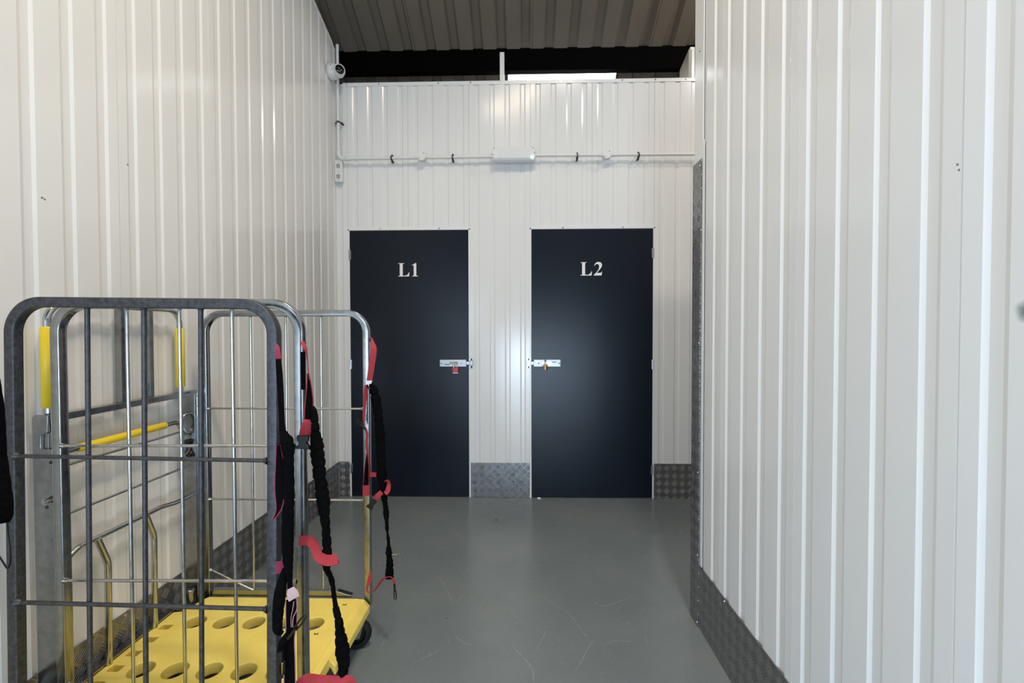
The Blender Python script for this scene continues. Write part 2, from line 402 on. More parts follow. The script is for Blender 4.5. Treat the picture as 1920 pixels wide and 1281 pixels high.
# trims
def trim(n, mb, m=TRIMW, bev=.0015, label=None):
    o = mb.build('trim_%d' % n, m, bevel=bev); struct(o, label); return o
def screws(parent, pts, axis, r=.006, h=.004, m=ZINC, name='screw'):
    for p in pts:
        s = MB(); s.cyl(V(p), V(p)+V(axis)*.0012, r*1.35, 12); dome(s, V(p)+V(axis)*.0012, axis, r, h)
        s.build(name, m, parent)
k = MB(); k.box(XL+.06, XS, YB-.0035, YB-.0005, HT-.022, HT+.004); k.box(XL+.06, XS, YB-.0035, YB+.055, HT+.004, HT+.007)
tr = trim(1, k, label='thin white capping strip along the top of the end wall')
screws(tr, [(x, YB-.0035, 3.357) for x in (-1.424, -1.163, -.681, -.421, -.183, .045, .307, .792, 1.053, 1.292)], (0, -1, 0), .0048)
for i, (a, b) in enumerate((D1, D2)):
    k = MB(); k.box(a-.012, b+.012, YB-.004, YB-.0006, HD, HD+.027); k.box(a-.001, b+.001, YB-.004, YB+.05, HD, HD+.003)
    tr = trim(2+i, k); screws(tr, [(x, YB-.004, HD+(.006 if j in (0, 3) else .012)) for j, x in enumerate((a-.007, a+.255, a+.735, b+.007))], (0, -1, 0), .005)
    k = MB()
    for x in (a, b):
        s = 1 if x == b else -1
        k.box(min(x, x+s*.012), max(x, x+s*.012), YB-.003, YB-.0006, 0, HD); k.box(min(x-.0005, x+.0015), max(x-.0005, x+.0015), YB-.003, YB+.045, 0, HD)
    trim(4+i, k)
# inside corner strip, end strip of the short wall, sloping edge strip of the long wall
k = MB(); k.box(XL+.001, XL+.016, YB-.004, YB-.0006, .29, HT); k.box(XL+.0006, XL+.004, YB-.02, YB-.004, .29, 3.64); trim(6, k)
k = MB(); k.box(XR-.004, XR-.0007, 2.043, YE+.004, 2.126, 3.388); k.box(XR-.004, XR+.06, YE+.001, YE+.004, 2.126, 3.388); k.box(XR-.0035, XR-.0007, 2.030, 2.052, 0.29, 2.2)
tr = trim(7, k); screws(tr, [(XR-.004, 2.085, 2.62)], (-1, 0, 0), .005)
k = MB(); k.prism([(YF, ltop(YF)-.012), (3.62, ltop(3.62)-.012), (3.62, ltop(3.62)+.004), (YF, ltop(YF)+.004)], 'x', XL-.055, XL+.004); trim(8, k)
# partition posts standing on the end wall
for x, z1 in ((-.169, 3.63), (1.366, 3.645)):
    k = MB(); k.box(x-.018, x+.018, YB+.056, YB+.09, 3.0, z1); struct(k.build('partition_post', TRIMW, bevel=.001))

# kick plates
BH = .2886
def kick(name, mb, scr, axis, label):
    o = mb.build(name, TREAD, bevel=.0007); struct(o, label); screws(o, scr, axis, .004, .003)
k = MB(); k.box(XL+.0008, XL+.0038, OY1, YB-.006, 0.001, BH)
kick('baseboard_left', k, [(XL+.0038, y, BH-.012) for y in (1.66, 2.66, 3.6)], (1, 0, 0), 'diamond tread kick plate along the long ribbed wall')
k = MB(); k.box(XR-.0038, XR-.0008, YF+.01, 2.052, .001, BH)
kick('baseboard_right', k, [(XR-.0038, y, BH-.012) for y in (1.80, 1.3)], (-1, 0, 0), 'diamond tread kick plate along the short ribbed wall')
k = MB(); k.box(XL+.005, D1[0]-.013, YB-.0038, YB-.0008, .001, BH)
kick('baseboard_back', k, [(XL+.088, YB-.0038, BH-.01), (XL+.088, YB-.0038, .012)], (0, -1, 0), 'narrow diamond tread kick plate in the corner beside door L1')
k = MB(); k.box(D1[1]+.013, D2[0]-.013, YB-.0038, YB-.0008, .001, BH-.004)
kick('baseboard_back_middle', k, [(D1[1]+.022, YB-.0038, .015), (D2[0]-.022, YB-.0038, .012)], (0, -1, 0), 'bright diamond tread kick plate between the two doors')
k = MB(); k.box(D2[1]+.013, XS-.01, YB-.0038, YB-.0008, .001, BH-.004)
kick('baseboard_back_end', k, [(D2[1]+.022, YB-.0038, BH-.02), (D2[1]+.022, YB-.0038, .015)], (0, -1, 0), 'dark diamond tread kick plate beside door L2')
# tall corner guard
g = MB(); g.box(XR-.0085, XR-.0045, 2.056, YE+.009, .001, 2.124); g.box(XR-.0085, XR+.07, YE+.005, YE+.009, .001, 2.124)
go = g.build('corner_guard', TREAD, org=(XR, 2.1, 0), bevel=.0007)
tag(go, 'tall narrow diamond tread corner guard on the end of the short ribbed wall', 'corner guard')
for z in (.02, .33, .71, 1.3, 2.095):
    s = MB(); s.cyl((XR-.0085, 2.066, z), (XR-.0097, 2.066, z), .006, 12); dome(s, (XR-.0097, 2.066, z), (-1, 0, 0), .0045, .003); s.build('screw', ZINC, go, org=(XR, 2.1, 0))

# ------------------------------------------------------------------ doors
ZSAT = mottled('satin_zinc', (.42, .42, .43), (.52, .52, .53), .38, .9, 30, .5)
GL = {
 'L': [(19,0),(19,19),(70,27),(100,45),(106,85),(106,595),(98,632),(70,650),(19,657),(19,676),(331,676),(331,657),(280,650),(260,632),(258,595),(258,75),(268,46),(300,38),(380,40),(450,58),(510,100),(555,160),(582,215),(604,211),(584,0)],
 '1': [(65,0),(65,19),(118,24),(148,40),(158,80),(158,545),(148,572),(124,577),(65,556),(58,574),(262,688),(291,688),(291,80),(300,40),(330,24),(385,19),(385,0)],
 '2': [(25,0),(25,18),(150,150),(235,255),(285,345),(303,432),(297,505),(266,560),(210,585),(158,575),(108,540),(70,484),(52,492),(78,570),(130,640),(200,680),(270,688),(350,674),(408,635),(440,580),(447,522),(432,452),(392,375),(322,288),(235,195),(170,132),(310,132),(372,138),(408,153),(438,195),(458,193),(422,0)]}
def letters(word, x0, z0, y, h):
    mb = MB(); k = h/676; x = x0
    for ch in word:
        pts = [(x+a*k, z0+b*k) for a, b in GL[ch]]
        cu = plate_poly('glyph', pts, [], -.0004, .0004, .00005)
        cu.v = [V((p.x, y-p.z, p.y)) for p in cu.v]
        mb.add(cu.v, cu.f); x += 667*k
    return mb
def door(idx, rng, word, lx, hinge_left):
    a, b = rng; yf = YB-.0015
    d = MB(); d.box(a+.003, b-.003, yf, yf+.042, .009, HD-.004)
    o = d.build('door_%d' % idx, NAVY, bevel=.0012)
    struct(o, 'dark navy unit door marked %s' % word)
    q = letters(word, lx, 1.806, yf-.0006, .107).build('unit_number', VINYL, o); q['label'] = 'white serif characters %s' % word
    hx = a if hinge_left else b
    for z in (1.983, 1.09, .235):
        s = MB(); s.cyl((hx, yf-.003, z-.04), (hx, yf-.003, z+.04), .0058, 12); s.box(hx-.012, hx+.012, yf-.0012, yf+.001, z-.038, z+.038)
        s.build('hinge', ZINC, o)
    # sliding bolt
    if hinge_left: p0, p1, e = b-.236, b-.020, b+.014
    else: p0, p1, e = a+.020, a+.236, a-.014
    zc = 1.100; hh = .0285; yp = yf-.0005
    s = MB(); s.box(p0, p1, yp-.010, yp, zc-hh, zc+hh); bp_ = s.build('slide_bolt', ZSAT, o, bevel=.002); bp_['label'] = 'bright zinc slide bolt'
    slot = (p0+.078, p0+.145) if hinge_left else (p0+.070, p0+.142)
    s = MB()
    pts = [(x, z) for x, z in fillet2(slot[0], slot[1], zc-.008 if hinge_left else zc-.014, zc+.013 if hinge_left else zc+.012, .008)]
    s.prism(pts, 'y', yp-.0108, yp-.0102); s.build('slot', mat('slot_steel_%d' % idx, (.2, .19, .17) if hinge_left else (.85, .85, .86), .35, .8), bp_)
    s = MB(); x = (p0+.04, p0+.08) if hinge_left else (p1-.07, p1-.035); z = zc-.010 if hinge_left else zc+.008
    s.box(x[0], x[1], yp-.0108, yp-.0102, z-.003, z+.003); s.build('slot', DARK, bp_)
    for x in ((p0+.013, p1-.041) if hinge_left else (p0+.040, p1-.010)):
        s = MB(); dome(s, (x, yp-.010, zc), (0, -1, 0), .006, .003); s.build('screw', ZINC, bp_)
    s = MB(); s.box(min(p1, e), max(p1, e), yp-.008, yp-.002, zc-.013, zc+.013) if hinge_left else s.box(min(p0, e), max(p0, e), yp-.008, yp-.002, zc-.013, zc+.013)
    s.build('bolt_bar', GALV if hinge_left else ZSAT, bp_, bevel=.001)
    # staple plate for the padlock
    px = p0+.125 if hinge_left else p0+.090
    s = MB(); s.tube(fillet([(px-.02, yp-.011, zc-.018), (px-.02, yp-.022, zc-.018), (px+.012, yp-.022, zc-.018), (px+.012, yp-.011, zc-.018)], .006, 4), .003, 8); s.build('staple', ZINC, bp_)
    return o, px, zc, yp, e
def fillet2(x0, x1, z0, z1, r, n=5):
    o = []
    for cx, cz, a in ((x1-r, z1-r, 0), (x0+r, z1-r, 90), (x0+r, z0+r, 180), (x1-r, z0+r, 270)):
        for k in range(n+1): q = math.radians(a+90*k/n); o.append((cx+r*math.cos(q), cz+r*math.sin(q)))
    return o
d1, px1, zc1, yp1, e1 = door(1, D1, 'L1', -1.019, True)
d2, px2, zc2, yp2, e2 = door(2, D2, 'L2', .458, False)
# keeps on the wall
for x, lab in ((D1[1]+.022, 'small zinc bolt keep on the white wall by door L1'), (D2[0]-.020, 'small zinc bolt keep on the white wall by door L2')):
    t_ = thing('bolt_keep', (x, YB, 1.1), lab, 'bolt keep', 'bolt keeps')
    O_ = (x, YB, 1.1)
    s = MB(); s.box(x-.014, x+.014, YB-.006, YB-.003, 1.063, 1.138); s.build('keep_plate', ZINC, t_, O_, .001)
    s = MB(); s.box(x-.014, x+.014, YB-.022, YB-.006, 1.078, 1.123); s.build('keep_housing', GALV, t_, O_, .003)
    for z in (1.069, 1.131):
        s = MB(); dome(s, (x, YB-.006, z), (0, -1, 0), .008, .005); s.build('screw', STEELD, t_, O_)
def padlock(x, z, y, bm_, label, ang=0):
    t_ = thing('padlock', (x, y, z), label, 'padlock'); O_ = (x, y, z)
    rot = lambda p: V((x, y, z))+Matrix.Rotation(ang, 3, 'Z') @ (p-V((x, y, z)))
    s = MB(); s.box(x-.024, x+.024, y-.012, y+.010, z-.068, z-.024); s.xf(rot).build('lock_body', bm_, t_, O_, .003)
    s = MB(); s.box(x-.022, x+.022, y-.011, y+.009, z-.071, z-.068); s.xf(rot).build('base_plate', BRASS if bm_ is BRASS else ZINC, t_, O_, .0005)
    s = MB(); s.tube(fillet([(x-.014, y, z-.025), (x-.014, y, z+.008), (x+.014, y, z+.008), (x+.014, y, z-.025)], .013, 6), .0036, 10); s.xf(rot).build('shackle', ZINC, t_, O_)
padlock(-.547, 1.092, YB-.030, REDEN, 'red padlock hanging from the slide bolt of door L1')
padlock(.178, 1.118, YB-.034, BRASS, 'small brass padlock turned edge-on in the slide bolt of door L2', 1.25)

# ------------------------------------------------------------------ conduit, light, alarm box, camera
YC = 3.618; ZC = 2.747
ct = thing('cable_conduit', (0, YC, ZC), 'white round conduit running across the end wall above both doors', 'conduit'); O_ = (0, YC, ZC)
s = MB(); s.tube([(-1.40, YC, ZC-.004), (-.2435, YC, ZC+.001)], .0112, 14); s.build('pipe', WPLAST, ct, O_)
s = MB(); s.tube([(.0975, YC, ZC+.006), (1.9, YC, ZC-.002)], .0112, 14); s.build('pipe', WPLAST, ct, O_)
s = MB(); s.tube([(-1.478, YC, 2.80), (-1.479, YC, 3.645)], .0112, 14); s.build('pipe', WPLAST, ct, O_)
s = MB(); s.tube(fillet([(-1.478, YC, 2.832), (-1.478, YC, ZC-.004), (-1.385, YC, ZC-.004)], .065, 10), .0142, 14); bo = s.build('bend', WPLAST, ct, O_)
for p in ((-1.475, YC-.0142, 2.815), (-1.42, YC-.0142, 2.745)):
    s = MB(); s.cyl(p, V(p)-V((0, .0015, 0)), .0028, 8); s.build('screw', DARK, bo, O_)
for x in (-.806, .661):
    z = ZC+.003
    s = MB(); s.cyl((x, YC-.022, z), (x, YC+.016, z), .034, 28); jb = s.build('junction_box', WPLAST, ct, O_, .002)
    for sg in (-1, 1):
        s = MB(); s.cyl((x+.033*sg, YC, z), (x+.062*sg, YC, z), .0148, 14); s.build('spout', WPLAST, jb, O_)
    for dx, dz in ((.018, .022), (-.019, -.019)):
        s = MB(); s.cyl((x+dx, YC-.022, z+dz), (x+dx, YC-.0235, z+dz), .0034, 8); s.build('screw', DARK, jb, O_)
for x, z, vert in ((-1.05, ZC, 0), (-.56, ZC, 0), (.43, ZC, 0), (.913, ZC, 0), (-1.478, 3.034, 1)):
    s = MB(); q = [(YC+.045, -.030), (YC+.045, -.017), (YC, -.0152), (YC-.012, -.009), (YC-.0145, 0), (YC-.012, .009), (YC, .0152), (YC+.045, .017), (YC+.045, .030)]
    wv = V((0, 0, .007)) if vert else V((.007, 0, 0))
    s.ribbon([V((x+b_ if vert else x, a_, z if vert else z+b_)) for a_, b_ in q], [wv]*len(q), .002)
    for sg in (-1, 1):
        c = V((x+sg*.0245, YC+.02, z)) if vert else V((x, YC+.02, z+sg*.0245))
        dome(s, c, (0, -1, 0), .0085, .012); s.cyl(c, c+V((0, .026, 0)), .005, 10)
    s.build('saddle_clip', STEELD, ct, O_)

fx = thing('emergency_light', (-.0755, YB, 2.755), 'white oblong bulkhead light on the end wall between the two doors', 'light fitting'); O_ = (-.0755, YB, 2.755)
s = MB(); s.box(-.238, .092, YB-.03, YB-.004, 2.704, 2.814); s.build('housing', WPLAST, fx, O_, .012)
s = MB(); s.prism([(YB-.03, 2.700), (YB-.082, 2.706), (YB-.092, 2.720), (YB-.092, 2.790), (YB-.082, 2.806), (YB-.03, 2.812)], 'x', -.243, .097)
df = s.build('diffuser', DIFF, fx, O_, .009)
s = MB()
for i in range(9): z = 2.722+i*.008; s.box(-.195, .06, YB-.0935, YB-.0915, z, z+.004)
s.build('lens_rib', DIFF, df, O_, .0012)
for x, z in ((-.226, 2.795), (-.238, 2.748), (-.232, 2.722), (.079, 2.795), (.091, 2.757)):
    s = MB(); s.cyl((x, YB-.088, z), (x, YB-.0945, z), .0032, 8); s.build('screw', DARK, df, O_)
s = MB(); dome(s, (.074, YB-.0918, 2.722), (0, -1, 0), .0085, .004); s.build('indicator', LED, fx, O_)

ab = thing('sounder_box', (-1.484, YB, 2.648), 'small white vented box in the corner under the conduit bend', 'alarm box'); O_ = (-1.484, YB, 2.648)
s = MB(); s.box(-1.5135, -1.4535, 3.622, YB-.002, 2.562, 2.738); s.build('casing', WPLAST, ab, O_, .006)
for z0 in (2.672, 2.588):
    for i in range(5):
        s = MB(); x = -1.496+i*.006; s.box(x, x+.0022, 3.6205, 3.623, z0, z0+.034); s.build('vent_slot', DARK, ab, O_)
for z in (2.641, 2.575, 2.716):
    s = MB(); s.box(-1.483, -1.477, 3.6205, 3.623, z, z+.003); s.build('vent_slot', DARK, ab, O_)

cz, cy = 3.392, 3.545
cc = thing('security_camera', (XL, cy, cz), 'white turret security camera on the long wall near the roof corner', 'camera'); O_ = (XL, cy, cz)
s = MB(); s.lathe((XL+.001, cy, cz), (1, 0, 0), [(.0001, 0), (.058, 0), (.0585, .018), (.057, .052), (.052, .056), (.0001, .058)], 32); s.build('mount_base', WPLAST, cc, O_)
ball = V((XL+.078, cy-.006, cz+.001)); ax = V((.62, -.78, -.08)).normalized()
s = MB(); s.lathe(ball, ax, [(.05*math.sin(q), -.05*math.cos(q)) for q in [PI*i/14 for i in range(11)]]+[(.041, .036), (.039, .040), (.034, .034)], 32); bl = s.build('ball', WPLAST, cc, O_)
s = MB(); s.lathe(ball, ax, [(.0345, .030), (.0345, .0365), (.028, .043), (.0001, .046)], 28); s.build('lens_window', LENSG, bl, O_)
s = MB(); s.lathe(ball+ax*.045+V((0, 0, -.016)), ax, [(.006, -.004), (.005, .002), (.0001, .003)], 12); s.build('sensor', mat('sensor_grey', (.12, .12, .12), .3), bl, O_)
for dx, dz in ((.038, .024), (.050, .002), (.046, -.014)):
    s = MB(); p = V((XL+dx, cy-.0585, cz+dz)); s.cyl(p+V((0, .008, 0)), p, .0028, 8); s.build('fixing_hole', DARK, cc, O_)

# ------------------------------------------------------------------ roll containers
PW = .7515; ROD_T = (.221, .3785, .5355)
def end_panel(parent, org, name, xl, y, m_frame, m_rod, rod_r, tilt=0., yaw=0.):
    """bent square-tube frame with welded rods; xl is the outer edge nearest the long wall"""
    tb = .028; z0, z1 = .142, 1.450; xr = xl+PW; piv = V((xl, y, .9))
    xf = (lambda p: piv+Matrix.Rotation(yaw, 3, 'Z') @ Matrix.Rotation(tilt, 3, 'Y') @ (p-piv))
    h = tb/2
    path = fillet([(xl+h, y, z0), (xl+h, y, z1-h), (xr-h, y, z1-h), (xr-h, y, z0)], .085, 12)
    fr = MB(); fr.sweep(path, rsq(tb, tb, .0035, 3), up=(0, 1, 0))
    fo = fr.xf(xf).build(name, m_frame, parent, org)
    zt = z1-tb+.004
    for dx in ROD_T:
        s = MB(); s.tube([(xl+dx, y, .195), (xl+dx, y, zt)], rod_r, 10); s.lathe((xl+dx, y, zt-.001), (0, 0, -1), [(rod_r*1.7, 0), (rod_r*1.05, .007)], 10)
        s.xf(xf).build('upright_rod', m_rod, fo, org)
    for z in (1.015, .610):
        s = MB(); yy = y-.009; s.tube([(xl+tb-.004, yy, z), (xr-tb+.004, yy, z)], rod_r*.92, 10)
        for x, d in ((xl+tb, 1), (xr-tb, -1)): s.lathe((x-.002*d, yy, z), (d, 0, 0), [(rod_r*1.9, 0), (rod_r*1.5, .006), (rod_r*.95, .012)], 10)
        s.xf(xf).build('cross_rod', m_rod, fo, org)
    s = MB(); s.prism([(xl+tb-.01, .183), (xl+tb-.01, .203), (xl+.60, .203), (xl+.665, .184), (xl+.665, .176), (xl+tb-.01, .176)], 'y', y-.012, y+.012); s.xf(xf).build('foot_rail', GALV, fo, org, .001)
    s = MB(); s.tube([(xl+tb-.004, y-.006, .292), (xl+ROD_T[0], y-.006, .200)], rod_r*.85, 10); s.lathe((xl+tb-.002, y-.006, .291), (1, 0, -.45), [(rod_r*1.9, 0), (rod_r, .01)], 10)
    s.xf(xf).build('brace_rod', m_rod, fo, org)
    # strap eye in the outer edge of the upright
    s = MB(); s.lathe((xr+.0004, y, 1.318), (1, 0, 0), [(.008, -.001), (.008, .0005), (.0001, .0006)], 14); s.xf(xf).build('strap_hole', DARK, fo, org)
    return fo
def deck(parent, org, xl, y0, y1):
    xr = xl+.770; xe = xr                       # top edge of the free side
    hx = [xl+.137+i*.1215 for i in range(5)]
    holes = [circ(x, y1-.172, .0405) for x in hx]+[circ(x, y1-.432, .0405) for x in hx]
    for i in range(5):
        y = y1-.205-i*.0745; holes.append(fillet2(xl+.020, xl+.064, y-.0155, y+.0155, .004, 2))
    out = [(xl, y0+.11), (xl+.06, y0+.10), (xl+.06, y0), (xr, y0), (xr, y1-.035), (xr-.01, y1-.005), (xr-.03, y1), (xl+.075, y1), (xl+.060, y1-.02), (xl+.045, y1-.085), (xl+.038, y1-.105), (xl, y1-.112)]
    m = plate_poly('deck', out, holes, .136, .178, .003)
    d = m.build('deck', YPLAST, parent, org)
    # flared skirt on the free side, broken by the hinge recess
    for a, b, ou in ((y0+.25, y1-.002, .024), (y0+.005, y0+.185, .004)):
        s = MB(); n = 8; sec = [(xr-.034, .1765), (xr-.008, .178), (xr+ou*.1, .174), (xr+ou, .150), (xr+ou, .118), (xr+ou-.006, .118), (xr+ou*.3-.003, .145), (xr-.034, .150)]
        if ou < .01: sec = [(xr-.034, .1765), (xr-.008, .178), (xr-.003, .176), (xr, .172), (xr, .134), (xr-.010, .132), (xr-.020, .132), (xr-.034, .132)]
        s.add([(x, yy, z) for yy in (a, b) for x, z in sec],
              [tuple(range(n))[::-1], tuple(range(n, 2*n))]+[(i, (i+1) % n, n+(i+1) % n, n+i) for i in range(n)])
        s.build('skirt', YPLAST, d, org, .003)
    s = MB(); s.prism([(xr-.034, .177), (xr-.030, .1815), (xr-.024, .1815), (xr-.016, .177)], 'y', y0+.02, y1-.075); s.build('ridge', YPLAST, d, org, .001)
    for dx, dy in ((.692, .045), (.655, .235)):     # small moulded marks
        for k_ in range(3):
            s = MB(); x = xl+dx+k_*.006; s.box(x, x+.004, y1-dy-.006, y1-dy+.004-.003*(k_ == 1), .1781, .1786); s.build('moulded_mark', DARK, d, org)
    # under-frame
    s = MB(); s.box(xl+.03, xr-.02, y1-.03, y1-.005, .112, .135); s.box(xl+.03, xr-.02, y0+.005, y0+.03, .112, .135); s.box(xl+.03, xl+.06, y0+.031, y1-.031, .112, .135); s.box(xr-.06, xr-.03, y0+.031, y1-.031, .112, .135)
    s.build('under_frame', GALV, parent, org, .002)
def caster(parent, org, c, yaw):
    """swivel caster, wheel resting on the floor"""
    R_ = .0625; c = V(c); rot = Matrix.Rotation(yaw, 3, 'Z'); W = lambda p: c+rot @ V(p)
    ax = rot @ V((0, 1, 0))
    s = MB(); s.lathe(W((0, 0, R_)), ax, [(.040, -.016), (.052, -.017), (.060, -.012), (R_, -.005), (R_, .005), (.060, .012), (.052, .017), (.040, .016)], 36)
    wo = s.build('caster_wheel', RUBBER, parent, org)
    s = MB(); s.lathe(W((0, 0, R_)), ax, [(.0001, -.016), (.018, -.016), (.022, -.012), (.041, -.014), (.041, .014), (.022, .012), (.018, .016), (.0001, .016)], 28); hb = s.build('hub', PBLK, wo, org)
    s = MB(); s.lathe(W((0, 0, R_)), ax, [(.0001, -.0175), (.016, -.0172), (.0165, -.0155)], 24); s.build('hub_cap', HUB, hb, org)
    s = MB()
    for sg in (-1, 1):
        q = [(-.014, R_-.012), (.014, R_-.012), (.030, .108), (-.018, .108)]
        vs = [W((a, sg*.0195-.0015, z)) for a, z in q]+[W((a, sg*.0195+.0015, z)) for a, z in q]
        s.add(vs, [(3, 2, 1, 0), (4, 5, 6, 7), (0, 1, 5, 4), (1, 2, 6, 5), (2, 3, 7, 6), (3, 0, 4, 7)])
    s.cyl(W((0, -.023, R_)), W((0, .023, R_)), .006, 12)
    vs = [W(p) for p in ((-.02, -.021, .106), (.032, -.021, .106), (.032, .021, .106), (-.02, .021, .106), (-.02, -.021, .112), (.032, -.021, .112), (.032, .021, .112), (-.02, .021, .112))]
    s.add(vs, [(3, 2, 1, 0), (4, 5, 6, 7), (0, 1, 5, 4), (1, 2, 6, 5), (2, 3, 7, 6), (3, 0, 4, 7)])
    s.build('caster_fork', ZINC, parent, org)

# the container with the yellow deck in view
YN, YFAR = 1.314, 1.974
org = (-1.04, 1.63, 0)
rc = thing('roll_container', org, 'zinc roll container with yellow holed deck and yellow grips standing against the long wall', 'roll cage', 'roll containers')
end_panel(rc, org, 'end_panel', -1.4275, YFAR, GALV, ZINC, .0048)
end_panel(rc, org, 'end_panel', -1.3995, YN, GALV, ZINC, .0050, yaw=.015)
deck(rc, org, -1.470, 1.335, 1.952)
caster(rc, org, (-.715, 1.893, 0), .25); caster(rc, org, (-1.40, 1.87, 0), -.4); caster(rc, org, (-.715, 1.40, 0), .2); caster(rc, org, (-1.40, 1.40, 0), .5)
# side frame against the long wall
XSF = -1.475
sf = MB(); sf.box(XSF-.022, XSF+.014, 1.345, 1.985, 1.073, 1.0955); sfo = sf.build('side_frame', GALV, rc, org, .0015)
sfo['label'] = 'zinc side frame with cross bars'
for y, w_ in ((1.618, .018), (1.746, .018)):
    s = MB(); s.box(XSF-.020, XSF+.004, y, y+.003, 1.0955, 1.444); s.box(XSF+.001, XSF+.004, y+.003, y+w_, 1.0955, 1.444); s.box(XSF-.020, XSF-.017, y+.003, y+w_, 1.0955, 1.444)
    s.prism([(y-.035, 1.0955), (y, 1.0955), (y, 1.155)], 'x', XSF-.006, XSF-.003) if y > 1.7 else s.prism([(y+w_, 1.0955), (y+w_+.025, 1.0955), (y+w_, 1.14)], 'x', XSF-.006, XSF-.003)
    s.build('stay_channel', GALV, sfo, org, .0006)
path = fillet([(XSF, 1.366, 1.09), (XSF, 1.366, 1.446), (XSF, 1.906, 1.446), (XSF, 1.906, 1.09)], .06, 9)
s = MB(); s.tube(path, .0105, 14); hl = s.build('handle_loop', ZINC, sfo, org)
for y in (1.366, 1.906):
    s = MB(); s.tube([(XSF, y, 1.118), (XSF, y, 1.121), (XSF, y, 1.366), (XSF, y, 1.370)], [.014, .0172, .0172, .014], 18); s.build('handle_grip', YGRIP, hl, org)
# corner plates
def corner_plate(x0, x1, y, z0, z1, r, dep):
    s = MB(); n = 7; a = [(x0+r-r*math.cos(PI/2*i/n), z1-r+r*math.sin(PI/2*i/n)) for i in range(n+1)]
    s.prism([(x0, z0)]+a+[(x1, z1), (x1, z0)], 'y', y, y+.003); s.box(x1-.003, x1, y+.003, y+dep, z0, z1); return s
cp = corner_plate(-1.499, -1.438, 1.338, .10, 1.100, .014, .02).build('corner_plate', GALV, sfo, org, .0006)
s = MB(); s.cyl((-1.452, 1.338, .838), (-1.452, 1.322, .838), .007, 12); s.cyl((-1.452, 1.330, .838), (-1.452, 1.326, .838), .0105, 12); s.build('bolt', ZINC, cp, org)
for x, z in ((-1.4585, .817), (-1.443, .955)):
    s = MB(); s.cyl((x, 1.3378, z), (x, 1.3372, z), .005, 12); s.build('fixing_hole', DARK, cp, org)
s = MB(); s.tube(fillet([(-1.446, 1.335, 1.098), (-1.446, 1.333, 1.047), (-1.466, 1.333, 1.044), (-1.468, 1.333, .996), (-1.442, 1.333, .996), (-1.442, 1.333, 1.042)], .006, 4), .0022, 8); s.build('wire_clip', GALV, cp, org)
cp2 = corner_plate(-1.488, -1.432, 1.930, .10, 1.086, .008, .022).build('corner_plate', GALV, sfo, org, .0006)
s = MB()
for z0, z1 in ((1.034, 1.072), (.992, 1.030)): s.box(-1.433, -1.418, 1.934, 1.940, z0, z1); s.cyl((-1.424, 1.936, z0), (-1.424, 1.936, z1), .0062, 12)
s.build('hinge', GALV, cp2, org)
# latch ring, lever and black foot
s = MB(); ring = [(-1.463+.0, 1.924+.030*math.cos(q), .958+.042*math.sin(q)) for q in [2*PI*i/22 for i in range(22)]]
s.tube(ring, .0075, 10, closed=True); s.build('latch_ring', GALV, cp2, org)
s = MB(); s.prism([(1.890, .935), (1.905, .940), (1.922, .880), (1.925, .840), (1.905, .826), (1.892, .845)], 'x', -1.462, -1.458); lv = s.build('latch_lever', ZINC, cp2, org, .001)
s = MB(); s.tube(spline([(-1.455, 1.918, .880), (-1.452, 1.932, .868), (-1.450, 1.940, .846), (-1.450, 1.930, .826), (-1.452, 1.912, .815)], 4), .011, 12); s.build('lever_foot', PBLK, lv, org)
# folded shelf handle, tie rods, bottom rail and bent legs
s = MB(); s.tube(fillet([(-1.470, 1.345, .945), (-1.462, 1.40, .972), (-1.462, 1.868, .973), (-1.462, 1.899, .925), (-1.468, 1.915, .900)], .03, 6), .0088, 12); sh = s.build('shelf_bar', GALV, sfo, org)
s = MB(); s.tube([(-1.462, 1.440, .972), (-1.462, 1.444, .972), (-1.462, 1.802, .973), (-1.462, 1.806, .973)], [.011, .0135, .0135, .011], 16); s.build('bar_grip', YGRIP, sh, org)
for ya, yb_, z in ((1.340, 1.985, .925), (1.340, 1.990, .767)):
    s = MB(); s.tube([(XSF+.004, ya, z), (XSF+.004, yb_, z)], .0048, 10); s.lathe((XSF+.004, yb_-.012, z), (0, 1, 0), [(.0048, -.01), (.0085, 0), (.0085, .010), (.0001, .013)], 10); s.build('tie_rod', ZINC, sfo, org)
s = MB(); s.tube(fillet([(XSF+.004, 1.350, .600), (XSF+.004, 1.412, .626), (XSF+.004, 1.445, .643), (XSF+.004, 1.790, .643), (XSF+.004, 1.860, .632), (XSF+.004, 1.945, .632)], .03, 4), .0092, 12); lb = s.build('lower_bar', ZINC, sfo, org)
for p in (((1.508, .640), (1.545, .540), (1.541, .180)), ((1.709, .640), (1.745, .545), (1.740, .180))):
    s = MB(); s.tube(fillet([(XSF+.008, a, b) for a, b in p], .09, 8), .0105, 14); s.build('bent_leg', ZINC, lb, org)
s = MB(); s.box(-1.500, -1.4715, 1.340, 1.858, .176, .1855); s.box(-1.500, -1.4965, 1.340, 1.858, .150, .176); s.build('bottom_rail', GALV, sfo, org, .001)
s = MB(); s.box(-1.497, -1.430, 1.862, 1.928, .118, .170); s.cyl((-1.445, 1.905, .17), (-1.445, 1.905, .225), .012, 14); s.lathe((-1.445, 1.905, .225), (0, 0, 1), [(.017, 0), (.017, .012), (.0001, .014)], 6); s.build('pivot_block', GALV, sfo, org, .003)

